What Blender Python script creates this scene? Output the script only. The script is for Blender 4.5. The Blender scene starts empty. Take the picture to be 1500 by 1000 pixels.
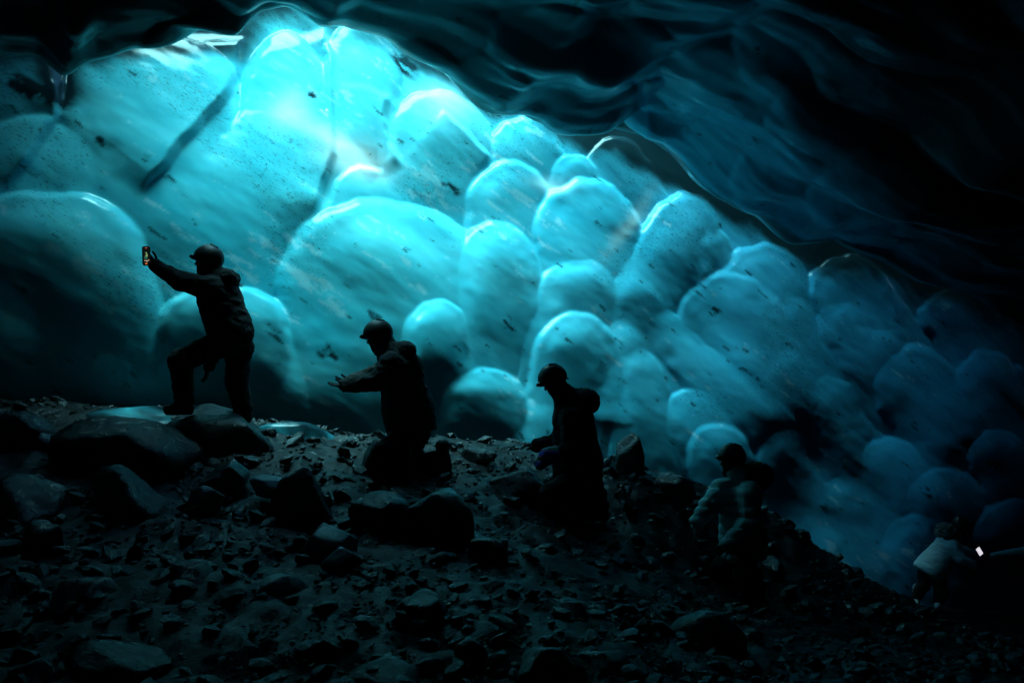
import bpy, bmesh, math, random
import numpy as np
from mathutils import Vector, Matrix

SC = bpy.context.scene
COL = SC.collection
R = math.radians
rng = np.random.default_rng(7)
random.seed(7)

# ------------------------------------------------------------------ camera
F, CX, CY, PITCH = 1458.0, 750.0, 500.0, R(3.0)      # focal length in photo pixels
EYE = np.array([0.0, 0.0, 1.6])
cam_d = bpy.data.cameras.new('camera')
cam_d.sensor_width = 36.0
cam_d.lens = 36.0 * F / 1500.0
cam_d.clip_start = 0.05
cam_d.clip_end = 500
cam = bpy.data.objects.new('camera', cam_d)
COL.objects.link(cam)
cam.location = EYE
cam.rotation_euler = (math.pi / 2 + PITCH, 0, 0)
SC.camera = cam

# ------------------------------------------------------------------ daylight: overcast sky and a broad soft sun
SUN_AZ, SUN_EL = R(0.0), R(76.5)       # azimuth measured from -Y (behind the camera)
world = bpy.data.worlds.new('World')
SC.world = world
world.use_nodes = True
wn = world.node_tree
wn.nodes.clear()
sky = wn.nodes.new('ShaderNodeTexSky')
sky.sky_type = 'NISHITA'
sky.sun_disc = False
sky.sun_elevation = SUN_EL
sky.sun_rotation = math.pi - SUN_AZ
bg = wn.nodes.new('ShaderNodeBackground')
bg.inputs['Strength'].default_value = 0.10
wo = wn.nodes.new('ShaderNodeOutputWorld')
wn.links.new(sky.outputs[0], bg.inputs[0])
wn.links.new(bg.outputs[0], wo.inputs[0])

sun_d = bpy.data.lights.new('sun', 'SUN')
sun_d.energy = 4.0
sun_d.angle = R(50.0)
sun_d.color = (1.0, 0.98, 0.95)
sun = bpy.data.objects.new('sun', sun_d)
COL.objects.link(sun)
sun.location = (0, -6, 20)
L = Vector((math.sin(SUN_AZ) * math.cos(SUN_EL), -math.cos(SUN_AZ) * math.cos(SUN_EL), math.sin(SUN_EL)))
sun.rotation_euler = L.to_track_quat('Z', 'Y').to_euler()

SC.view_settings.view_transform = 'Standard'
SC.view_settings.look = 'None'
SC.view_settings.gamma = 1.0
SC.view_settings.exposure = 2.45
SC.cycles.use_denoising = True
SC.cycles.use_adaptive_sampling = True
SC.cycles.adaptive_threshold = 0.02
SC.cycles.max_bounces = 6
SC.cycles.diffuse_bounces = 4
SC.cycles.glossy_bounces = 2
SC.cycles.transparent_max_bounces = 8
SC.cycles.sample_clamp_indirect = 4.0
SC.cycles.caustics_reflective = False
SC.cycles.caustics_refractive = False


# ------------------------------------------------------------------ helpers
def P(px, py, d):
    """photo pixel and distance ahead of the camera (metres) -> world point"""
    a, b = (px - CX) / F, (CY - py) / F
    c, s = math.cos(PITCH), math.sin(PITCH)
    y, z = c - s * b, s + c * b
    k = d / y
    return np.array([a * k, d, z * k]) + EYE


def project(p):
    q = p - EYE
    c, s = math.cos(PITCH), math.sin(PITCH)
    dep = c * q[..., 1] + s * q[..., 2]
    up = -s * q[..., 1] + c * q[..., 2]
    dep = np.maximum(dep, 0.3)
    return CX + F * q[..., 0] / dep, CY - F * up / dep, dep


def _hash(ix, iy, iz, seed):
    h = (ix.astype(np.int64) * 374761393 + iy.astype(np.int64) * 668265263
         + iz.astype(np.int64) * 2147483647 + seed * 1274126177) & 0xFFFFFFFF
    h = ((h ^ (h >> 13)) * 1274126177) & 0xFFFFFFFF
    h = ((h ^ (h >> 16)) * 2246822519) & 0xFFFFFFFF
    return ((h ^ (h >> 15)) & 0xFFFFFF) / float(0xFFFFFF)


def vnoise(p, seed=0):
    i = np.floor(p).astype(np.int64)
    f = p - i
    f = f * f * f * (f * (f * 6 - 15) + 10)
    out = 0
    for dx in (0, 1):
        wx = f[..., 0] if dx else 1 - f[..., 0]
        for dy in (0, 1):
            wy = f[..., 1] if dy else 1 - f[..., 1]
            for dz in (0, 1):
                wz = f[..., 2] if dz else 1 - f[..., 2]
                out = out + wx * wy * wz * _hash(i[..., 0] + dx, i[..., 1] + dy, i[..., 2] + dz, seed)
    return out * 2 - 1


def fbm(p, seed=0, octs=3, gain=0.5):
    a, s, o = 1.0, 0.0, 0.0
    for k in range(octs):
        o = o + a * vnoise(p * 2.0 ** k, seed + 17 * k)
        s += a
        a *= gain
    return o / s


def sstep(a, b, x):
    t = np.clip((x - a) / (b - a), 0, 1)
    return t * t * (3 - 2 * t)


def mesh_from(name, verts, faces, smooth=True):
    """faces: (n,3) or (n,4) int array"""
    verts = np.asarray(verts, dtype=np.float32)
    faces = np.asarray(faces, dtype=np.int32)
    m = bpy.data.meshes.new(name)
    k = faces.shape[1]
    m.vertices.add(len(verts))
    m.vertices.foreach_set('co', verts.ravel())
    m.loops.add(faces.size)
    m.loops.foreach_set('vertex_index', faces.ravel())
    m.polygons.add(len(faces))
    m.polygons.foreach_set('loop_start', np.arange(0, faces.size, k, dtype=np.int32))
    m.polygons.foreach_set('loop_total', np.full(len(faces), k, dtype=np.int32))
    m.polygons.foreach_set('use_smooth', np.full(len(faces), smooth, dtype=bool))
    m.update(calc_edges=True)
    m.validate()
    return m


def obj(name, mesh, material=None, parent=None, label=None, cat=None, group=None, kind=None, loc=None):
    o = bpy.data.objects.new(name, mesh)
    COL.objects.link(o)
    if material is not None and mesh is not None and not mesh.materials:
        mesh.materials.append(material)
    if parent is not None:
        o.parent = parent
    if loc is not None:
        o.location = loc
    for k, v in (('label', label), ('category', cat), ('group', group), ('kind', kind)):
        if v:
            o[k] = v
    return o


def grid_faces(nr, nc):
    i = np.arange(nr * nc).reshape(nr, nc)
    return np.stack([i[:-1, :-1], i[:-1, 1:], i[1:, 1:], i[1:, :-1]], -1).reshape(-1, 4)


def lines(*segs):
    """non uniform sample positions: (start, stop, step) runs joined end to end"""
    out = []
    for a, b, st in segs:
        n = max(1, int(round((b - a) / st)))
        out.append(np.linspace(a, b, n, endpoint=False))
    out.append(np.array([segs[-1][1]]))
    return np.concatenate(out)


# ------------------------------------------------------------------ materials
class NT:
    def __init__(self, name):
        self.m = bpy.data.materials.new(name)
        self.m.use_nodes = True
        self.t = self.m.node_tree
        self.t.nodes.clear()
        self.out = self.t.nodes.new('ShaderNodeOutputMaterial')

    def n(self, typ, **kw):
        nd = self.t.nodes.new('ShaderNode' + typ)
        for k, v in kw.items():
            if k.startswith('_'):
                setattr(nd, k[1:], v)
            else:
                key = int(k[1:]) if k[0] == 'i' and k[1:].isdigit() else k.replace('__', ' ')
                s = nd.inputs[key]
                if hasattr(v, 'node'):
                    self.t.links.new(v, s)
                else:
                    s.default_value = v
        return nd

    def ramp(self, fac, stops, mode='LINEAR'):
        nd = self.n('ValToRGB', Fac=fac)
        cr = nd.color_ramp
        cr.interpolation = mode
        while len(cr.elements) < len(stops):
            cr.elements.new(0.5)
        for e, (p, c) in zip(cr.elements, stops):
            e.position = p
            e.color = (c, c, c, 1) if not hasattr(c, '__len__') else tuple(c) + (1,)
        return nd.outputs[0]

    def mix(self, fac, a, b, mode='MIX'):
        nd = self.n('Mix', _data_type='RGBA', _blend_type=mode)
        for s, v in ((nd.inputs[0], fac), (nd.inputs[6], a), (nd.inputs[7], b)):
            if hasattr(v, 'node'):
                self.t.links.new(v, s)
            else:
                s.default_value = v if not hasattr(v, '__len__') else tuple(v) + (1,) * (4 - len(v))
        return nd.outputs[2]

    def math(self, op, a, b=0.0):
        nd = self.n('Math', _operation=op, i0=a, i1=b)
        return nd.outputs[0]

    def noise(self, vec, scale, detail=3.0, rough=0.5, dist=0.0):
        return self.n('TexNoise', Vector=vec, Scale=scale, Detail=detail, Roughness=rough, Distortion=dist).outputs[0]

    def done(self, shader):
        self.t.links.new(shader, self.out.inputs['Surface'])
        return self.m


def ice_material(name='glacier_ice', deep=True):
    """glacier ice: the geometry carries where it is milky, silty, speckled or frosted, with painted shade and glow; fine grain comes from noise"""
    t = NT(name)
    att = lambda n: t.n('Attribute', _attribute_name=n).outputs['Fac']
    pos = t.n('NewGeometry').outputs['Position']
    # bands of sediment dip to the right inside the wall: coordinates turned along the dip
    rot = t.n('VectorRotate', Vector=pos, _rotation_type='Y_AXIS', Angle=R(-36)).outputs[0]
    st = t.n('Mapping', Vector=rot, Scale=(1.0, 1.0, 3.4)).outputs[0]
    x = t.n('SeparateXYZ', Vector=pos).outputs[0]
    right = t.n('MapRange', Value=x, i1=-1.5, i2=8.0).outputs[0]  # bluer, darker ice to the right paints in the fading light
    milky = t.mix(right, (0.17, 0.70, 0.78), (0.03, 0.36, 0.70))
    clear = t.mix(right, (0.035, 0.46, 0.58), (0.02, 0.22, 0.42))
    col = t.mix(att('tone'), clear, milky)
    fine = t.noise(st, 17.0, 4, 0.72)
    speck = t.ramp(t.math('SUBTRACT', t.math('ADD', att('gate'), 0.5), fine), ((0.42, 0.0), (0.56, 1.0)))
    col = t.mix(t.math('MULTIPLY', speck, 0.85), col, (0.004, 0.012, 0.016))
    col = t.mix(att('silt_shade'), col, (0.012, 0.035, 0.045))
    col = t.mix(att('frost_glow'), col, (0.96, 0.96, 0.96))
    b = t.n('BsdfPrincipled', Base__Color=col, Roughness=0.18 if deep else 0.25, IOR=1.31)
    b.inputs['Specular IOR Level'].default_value = 0.6 if deep else 0.45
    b.inputs['Subsurface Weight'].default_value = 0.6 if deep else 0.0
    b.inputs['Subsurface Radius'].default_value = (0.25, 0.8, 1.0)
    b.inputs['Subsurface Scale'].default_value = 0.035
    return t.done(b.outputs[0])


def rock_material(name, base, var=0.5, rough=0.4, spec=0.4):
    t = NT(name)
    pos = t.n('NewGeometry').outputs['Position']
    oi = t.n('ObjectInfo').outputs['Random']
    n1 = t.noise(pos, 9.0, 6, 0.65)
    n2 = t.noise(pos, 60.0, 4, 0.7)
    f = t.math('ADD', t.math('MULTIPLY', n1, 0.7), t.math('MULTIPLY', n2, 0.3))
    c = t.ramp(f, ((0.3, tuple(v * (1 - var) for v in base)), (0.7, tuple(v * (1 + var) for v in base))))
    c = t.mix(1.0, c, t.ramp(oi, ((0.0, 0.65), (1.0, 1.45))), 'MULTIPLY')
    bump = t.n('Bump', Strength=0.6, Distance=0.03, Height=t.math('ADD', t.noise(pos, 18.0, 6, 0.7), t.math('MULTIPLY', n2, 0.4))).outputs[0]
    r = t.ramp(t.noise(pos, 6.0, 3), ((0.3, rough - 0.14), (0.7, rough + 0.2)))
    b = t.n('BsdfPrincipled', Base__Color=c, Roughness=r, Normal=bump)
    b.inputs['Specular IOR Level'].default_value = spec
    return t.done(b.outputs[0])


def plain(name, col, rough=0.7, scale=40.0, var=0.25, bump=0.3, sheen=0.0, emit=None):
    t = NT(name)
    co = t.n('TexCoord').outputs['Object']
    n = t.noise(co, scale, 4, 0.6)
    c = t.ramp(n, ((0.3, tuple(v * (1 - var) for v in col)), (0.7, tuple(min(1, v * (1 + var)) for v in col))))
    bp = t.n('Bump', Strength=bump, Distance=0.01, Height=n).outputs[0]
    b = t.n('BsdfPrincipled', Base__Color=c, Roughness=rough, Normal=bp)
    if emit:
        b.inputs['Emission Color'].default_value = tuple(emit[0]) + (1,)
        b.inputs['Emission Strength'].default_value = emit[1]
    return t.done(b.outputs[0])


def tint_pane_material():
    t = NT('slot_light_tint')  # added pane that tints the daylight cyan
    c = (0.31, 0.93, 1.0, 1)
    tr = t.n('BsdfTransparent', Color=c).outputs[0]
    gl = t.n('BsdfGlossy', Color=(0.8, 0.95, 1, 1), Roughness=0.2).outputs[0]
    mx = t.n('MixShader', Fac=0.04, i1=tr, i2=gl).outputs[0]
    return t.done(mx)


M_ICE = ice_material()
M_DARKICE = ice_material('dirty_roof_ice', False)
M_TINT = tint_pane_material()
M_ROCK = rock_material('wet_basalt', (0.012, 0.013, 0.0135), 0.6, 0.27, 0.55)
M_PALE = rock_material('pale_wet_stone', (0.20, 0.21, 0.215), 0.4, 0.26, 0.6)
M_GROUND = rock_material('wet_moraine_gravel', (0.005, 0.0055, 0.006), 0.7, 0.40, 0.3)

# ------------------------------------------------------------------ the ice wall: daylight falls down an added slot between it and the roof
WY, WS = 14.0, 0.55                                # foot of the wall runs along y = WY + WS x
NRM = np.array([WS, -1.0, 0.0]) / math.hypot(WS, 1.0)
BUL = np.array([0.18, -0.95, 0.24])                # the pillows bulge this way
BUL /= np.linalg.norm(BUL)


def wall_hit(px, py, off=0.0):
    a = P(px, py, 1.0) - EYE
    k = (WY - off * math.hypot(WS, 1.0)) / (a[1] - WS * a[0])
    return EYE + k * a


# ice pillows: centre, half width, reach up, reach down (photo pixels), lean in degrees, bulge
LOBES = [
    (60, 380, 172, 98, 300, 0, .55), (330, 485, 102, 64, 130, -4, .85), (634, 502, 58, 64, 90, 0, 1.15),
    (705, 592, 72, 60, 90, 0, .8), (560, 425, 158, 135, 260, 8, .50), (726, 392, 70, 74, 190, 4, .70),
    (748, 302, 72, 72, 130, 6, .62), (860, 345, 84, 92, 150, 10, .62), (990, 365, 66, 88, 120, -30, .75),
    (1042, 364, 33, 32, 44, 0, .8), (845, 432, 68, 53, 150, 0, .6), (937, 442, 56, 54, 130, 8, .6),
    (842, 527, 70, 68, 150, 0, .8), (915, 516, 40, 54, 110, 4, .7), (930, 552, 44, 50, 150, 4, .7),
    (992, 505, 40, 78, 190, 30, .8), (1062, 462, 78, 70, 170, 16, .65), (1108, 402, 70, 46, 120, 10, .6),
    (1236, 428, 66, 54, 130, 10, .65), (1165, 472, 36, 45, 130, 6, .75), (1232, 482, 46, 50, 150, 10, .7),
    (1090, 537, 30, 38, 150, 20, .75), (1150, 548, 46, 45, 160, 16, .7), (1218, 606, 56, 62, 150, -10, .7),
    (1338, 572, 76, 67, 130, 10, .6), (1050, 676, 54, 57, 100, 0, .7), (1152, 682, 58, 58, 140, 12, .65),
    (1302, 692, 54, 58, 120, 8, .7), (1372, 736, 56, 60, 120, 10, .65), (880, 582, 28, 28, 50, 0, .7),
    (646, 214, 82, 84, 120, -4, .55), (772, 218, 54, 52, 70, 6, .55), (841, 248, 34, 27, 44, 6, .7),
    (902, 240, 46, 40, 80, 20, .35), (218, 165, 138, 122, 300, 6, .50), (440, 250, 40, 60, 120, 0, .25),
    (414, 170, 68, 125, 250, 0, .62, 4.5), (528, 160, 62, 130, 190, 0, .7), (18, 132, 80, 76, 60, 0, .6),
    (40, 270, 120, 100, 160, 0, .35), (516, 304, 56, 50, 100, 4, .5), (1288, 374, 42, 42, 60, 10, .7),
    (1400, 455, 60, 40, 90, 12, .6), (1440, 560, 60, 50, 110, 12, .6), (1450, 680, 60, 50, 110, 8, .6),
    (1240, 735, 50, 46, 90, 10, .65), (1010, 610, 46, 44, 100, 14, .5), (1290, 520, 44, 40, 100, 14, .6),
    (1450, 400, 50, 36, 70, 14, .5), (1370, 400, 46, 34, 60, 14, .5), (1470, 790, 70, 60, 120, 8, .6),
    (470, 520, 60, 50, 120, 0, .3), (180, 520, 70, 60, 120, 0, .25), (540, 600, 60, 46, 100, 0, .35),
    (800, 620, 60, 46, 100, 0, .35), (1330, 800, 60, 50, 120, 8, .6), (1560, 620, 70, 60, 120, 8, .6),
]
# swellings of the roof
ROOF_LOBES = [
    (575, 120, 120, 66, 60, 10, .40), (862, 146, 70, 56, 60, 14, .5), (700, 92, 60, 34, 30, 14, .5),
    (905, 60, 70, 34, 30, 12, .5), (1010, 120, 80, 36, 34, 20, .5), (790, 40, 80, 36, 30, 8, .5),
    (430, 92, 62, 34, 40, 0, .35), (280, 60, 80, 36, 40, 12, .4), (1120, 60, 60, 34, 30, 24, .4),
    (1160, 160, 60, 34, 40, 30, .45), (1120, 240, 70, 30, 34, 10, .5), (1240, 260, 80, 34, 34, 16, .4),
]


FLAT, PLATEAU = 0.52, 1.4


def soften(a, n=8):
    for ax in (0, 1, 0, 1):
        m = min(n, a.shape[ax] // 2)
        c = np.cumsum(np.concatenate([np.repeat(np.take(a, [0], ax), m + 1, ax), a, np.repeat(np.take(a, [-1], ax), m, ax)], ax), ax)
        k = a.shape[ax]
        a = (np.take(c, range(2 * m + 1, 2 * m + 1 + k), ax) - np.take(c, range(0, k), ax)) / (2 * m + 1)
    return a


def pillows(wx, wy, dep, lobes, kk=0.03):
    h = np.zeros_like(wx)
    for cx, cy, rx, ru, rd, lean, bulge, *fl in sorted(lobes, key=lambda q: q[1] - q[3]):
        flare = fl[0] if fl else 0.45
        far = sstep(880, 1120, cx)
        lean, rd, rx, bulge = -lean - 24 * far, rd * (1 + 0.6 * far), rx * (1 - 0.10 * far), bulge * (1 - 0.30 * far)                # tails trail down to the right on the far side
        ca, sa = math.cos(R(lean)), math.sin(R(lean))
        dx, dy = wx - cx, wy - cy
        w = -(-dx * sa + dy * ca)
        tail = np.clip(-w / (1.3 * rd), 0, 1)
        u = (dx * ca + dy * sa) / (rx * (1 + flare * tail))
        r2 = u * u + (np.maximum(w, 0) / ru) ** 2
        edge = np.sqrt(np.clip(1 - r2 ** PLATEAU, 0, 1))       # flat face with a steep rounded rim
        face = 1 - sstep(0.0, 1.0, tail * 0.5 + 0.5 * tail ** 2)
        dome = 0.62 + 0.38 * np.clip(1 - r2, 0, 1)
        hh = np.where(dep > 3, FLAT * bulge * rx * dep / F * edge * face * dome, 0)
        rim = np.exp(-((np.sqrt(r2) - 0.82) / 0.13) ** 2) * sstep(1.0, 0.92, r2) * (1 - sstep(0.0, 0.3, tail))
        hh = hh + np.where(dep > 3, 0.055 * bulge * rx * dep / F * rim, 0)
        cover = np.sqrt(edge) * np.minimum(face * 2, 1) * (dep > 3)
        ri, ci = np.nonzero(cover.any(1))[0], np.nonzero(cover.any(0))[0]
        if len(ri) and len(ci):                                # lower pillows lap over the tails of the upper ones
            sl = (slice(max(ri[0] - 30, 0), ri[-1] + 30), slice(max(ci[0] - 30, 0), ci[-1] + 30))
            hh[sl] += 0.6 * soften(h[sl]) * cover[sl]
        m = np.maximum(h, hh)
        k2 = kk + 0.16 * sstep(0.05, 0.6, tail)
        q = np.maximum(k2 - np.abs(h - hh), 0) / k2
        h = m + q * q * k2 * 0.25 * sstep(0.0, 0.04, np.minimum(h, hh))
    return h


def spot(wx, wy, cx, cy, rx, ry, lean=0):
    ca, sa = math.cos(R(lean)), math.sin(R(lean))
    dx, dy = wx - cx, wy - cy
    return np.exp(-((dx * ca + dy * sa) / rx) ** 2 - ((-dx * sa + dy * ca) / ry) ** 2)


def dipped(p):
    c, s = math.cos(R(35)), math.sin(R(35))
    return np.stack([p[..., 0] * c - p[..., 2] * s, p[..., 1], p[..., 0] * s + p[..., 2] * c], -1)


def ice_attributes(m, p, silt_shade, frost_glow=None, specks=0.0, grain=0.45):
    """milky tone, sediment plus painted shade, specks, white frosting plus painted glow; noise in the dipping coordinates"""
    p = p.reshape(-1, 3)
    silt_shade = np.asarray(silt_shade, float).reshape(-1)
    q = dipped(p)
    cloud = fbm(q * np.array([0.55, 0.55, 1.5]), 301, 4, 0.6)
    streak = fbm(q * np.array([2.2, 2.2, 7.0]), 311, 4, 0.65)
    tone = 0.55 + 0.45 * np.clip(cloud * 1.5, -1, 1) + 0.20 * streak
    sn = fbm(q * np.array([2.4, 2.4, 7.0]), 321, 4, 0.65)
    sl = sstep(0.35, 0.95, silt_shade + grain * sn)
    blot = sstep(0.50, 0.64, fbm(q * np.array([3.5, 3.5, 13.0]), 331, 3, 0.6))
    sl = np.maximum(sl, 0.8 * blot)
    patch = 0.5 + 0.5 * fbm(p * 0.7, 341, 2)
    gate = 0.22 + 0.9 * (patch - 0.5) + 0.23 * sstep(2.6, 4.8, p[:, 2]) + specks
    frac = 0.5 + 0.5 * fbm(q * np.array([3.0, 3.0, 11.0]) + 0.4 * fbm(p * 2, 351, 2)[:, None], 361, 4, 0.7)
    area = 0.5 + 0.5 * fbm(p * 0.9, 371, 2)
    fr = 0.26 * sstep(0.70, 0.80, frac + 0.40 * (area - 0.5))
    if frost_glow is not None:
        fr = np.maximum(fr, np.asarray(frost_glow, float).reshape(-1))
    fr = fr * (1 - sl)
    for nm, v in (('tone', tone), ('silt_shade', sl), ('gate', np.minimum(gate, 0.37)), ('frost_glow', fr)):
        m.attributes.new(nm, 'FLOAT', 'POINT').data.foreach_set('value', np.clip(v, 0, 1).astype(np.float32))


TOP = 9.5
LIGHT_GAP = (-4.2, -3.2, -0.1, 1.8, 5.5, 12.0)             # along the wall: where the added cover opens to let light down
# lower edge of the roof in front of the slot, read off the photograph, and how wide the added light slot gapes there
LIP = [(-500, 150, .2), (-200, 130, .25), (0, 70, .4), (55, 66, .5), (95, 98, .65), (130, 70, .85), (220, 52, 1.3), (300, 46, 1.8), (350, 54, 2.0),
       (384, 26, 2.2), (430, 26, 2.4), (478, 54, 2.4), (505, 42, 2.4), (570, 50, 2.4), (640, 78, 2.2), (700, 112, 1.95), (728, 132, 1.85), (765, 130, 1.7), (830, 168, 1.3),
       (860, 186, 1.15), (905, 182, 1.0), (965, 214, .85), (1030, 264, .78), (1060, 282, .75), (1120, 308, .72), (1170, 356, .7), (1230, 370, .66), (1300, 388, .62), (1350, 414, .6),
       (1410, 424, .58), (1500, 472, .55), (1800, 540, .4)]


# sharp creases where one tall panel of ice laps over the next (photo pixels), step in metres, reach
CREASES = [
    ([(352, 40), (352, 75), (346, 110), (332, 150), (300, 190), (265, 235), (232, 282), (212, 308)], 0.14, 95),
    ([(476, 40), (486, 90), (487, 150), (483, 240), (466, 300), (458, 350)], 0.10, 50),
    ([(92, 40), (97, 85), (97, 130), (86, 185), (50, 240), (10, 290)], 0.13, 55),
    ([(575, 150), (566, 185), (570, 215), (590, 250)], 0.07, 40),
    ([(640, 165), (690, 205), (725, 235)], 0.05, 30),
    ([(560, 255), (520, 250), (490, 275), (478, 330)], -0.06, 40),
]


def crease(wx, wy, pts, reach):
    pts = np.array(pts, float)
    best, side, tt = np.full(wx.shape, 1e9), np.zeros(wx.shape), np.zeros(wx.shape)
    n = len(pts) - 1
    for k in range(n):
        a, b = pts[k], pts[k + 1]
        d = b - a
        t = np.clip(((wx - a[0]) * d[0] + (wy - a[1]) * d[1]) / (d @ d), 0, 1)
        ex, ey = wx - a[0] - t * d[0], wy - a[1] - t * d[1]
        r = np.hypot(ex, ey)
        m = r < best
        best = np.where(m, r, best)
        side = np.where(m, np.sign(d[0] * ey - d[1] * ex), side)
        tt = np.where(m, (k + t) / n, tt)
    s_ = best * side                                        # positive to the left of a line that runs down
    return sstep(-6, 5, s_) * np.exp(-np.maximum(s_, 0) / reach) * sstep(0, 0.12, tt) * sstep(1, 0.8, tt) * (best < reach * 5)


def build_wall():
    xs = lines((-22, -7.2, 0.35), (-7.2, 1.5, 0.021), (1.5, 12.0, 0.026), (12.0, 23, 0.5))
    zs = lines((-3.2, 6.9, 0.021), (6.9, TOP, 0.15))
    p = np.zeros((len(zs), len(xs), 3))
    zc = np.interp(xs, [-5.2, -3.8, -2, 0, 3, 8], [2.8, 2.0, 1.4, 0.8, -1.3, -3.2])[None, :]          # undercut at the foot, which sinks to the right
    lean = 0.16 * (zs[:, None] - 2.5) + 0.62 * sstep(zc + 0.7, zc - 2.6, zs[:, None])
    p[..., 0] = xs[None, :] - NRM[0] * lean
    p[..., 1] = WY + WS * xs[None, :] - NRM[1] * lean
    p[..., 2] = zs[:, None]
    px, py, dep = project(p)
    wx = px + 9 * fbm(p * 1.1, 3, 3) + 3 * fbm(p * 4, 5, 2)
    wy = py + 9 * fbm(p * 1.1, 4, 3) + 3 * fbm(p * 4, 6, 2)
    h = pillows(wx, wy, dep, LOBES)
    for pts, amp, reach in CREASES:
        h = h + crease(wx, wy, pts, reach) * amp
    q = dipped(p)
    h = h + 0.03 * fbm(q * np.array([0.8, 0.8, 1.8]), 41, 3, 0.45) + 0.25 * fbm(p * 0.35, 51, 2) + 0.003 * fbm(q * np.array([5, 5, 12.0]), 61, 2)
    p = p + BUL * h[..., None]
    silt_shade = 0.12 + 0.55 * spot(wx, wy, 100, 150, 75, 28, 12) + 0.5 * spot(wx, wy, 250, 70, 120, 40, 5) + 0.5 * spot(wx, wy, 960, 230, 170, 30, 30)
    silt_shade = silt_shade + 0.25 * spot(wx, wy, 420, 80, 60, 30) + 0.25 * spot(wx, wy, 560, 120, 70, 40)
    clot = fbm(q * np.array([7, 7, 16.0]), 44, 3, 0.6)
    for cx, cy, rx, ry in ((147, 228, 9, 7), (663, 270, 13, 8), (742, 474, 6, 5), (753, 485, 7, 5), (45, 146, 34, 9), (84, 152, 16, 10), (350, 425, 10, 6), (725, 150, 12, 6),
                           (480, 525, 16, 9), (1045, 455, 12, 6), (860, 560, 10, 5), (1345, 730, 12, 7), (455, 150, 9, 5), (1065, 270, 14, 8), (590, 100, 12, 8)):
        silt_shade = silt_shade + 1.1 * spot(wx, wy, cx, cy, rx * 1.3, ry * 1.3, 30) * np.clip(0.55 + 1.5 * clot, 0, 1.2)
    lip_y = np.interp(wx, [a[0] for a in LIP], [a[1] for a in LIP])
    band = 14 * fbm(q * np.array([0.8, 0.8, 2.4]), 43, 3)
    silt_shade = silt_shade + 1.0 * 0.9 * sstep(85, -10, wy - lip_y + band) * (1 - 0.5 * spot(wx, wy, 430, 60, 110, 50))  # shade below the roof edge painted in as a dark gradient
    frost_glow = 1.3 * spot(wx, wy, 518, 243, 44, 24, 10) + 0.55 * spot(wx, wy, 420, 168, 26, 30, 30) + 0.5 * spot(wx, wy, 475, 210, 60, 14, 30) + 0.5 * spot(wx, wy, 650, 150, 40, 30)  # hot spot and lit rims painted white into the ice colour
    frost_glow = frost_glow + 0.6 * spot(wx, wy, 920, 325, 50, 10, -55) + 0.5 * spot(wx, wy, 810, 268, 30, 12)
    m = mesh_from('ice_wall', p.reshape(-1, 3), grid_faces(len(zs), len(xs)))
    ice_attributes(m, p, silt_shade, frost_glow, -0.03, 0.12)
    return m


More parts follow.
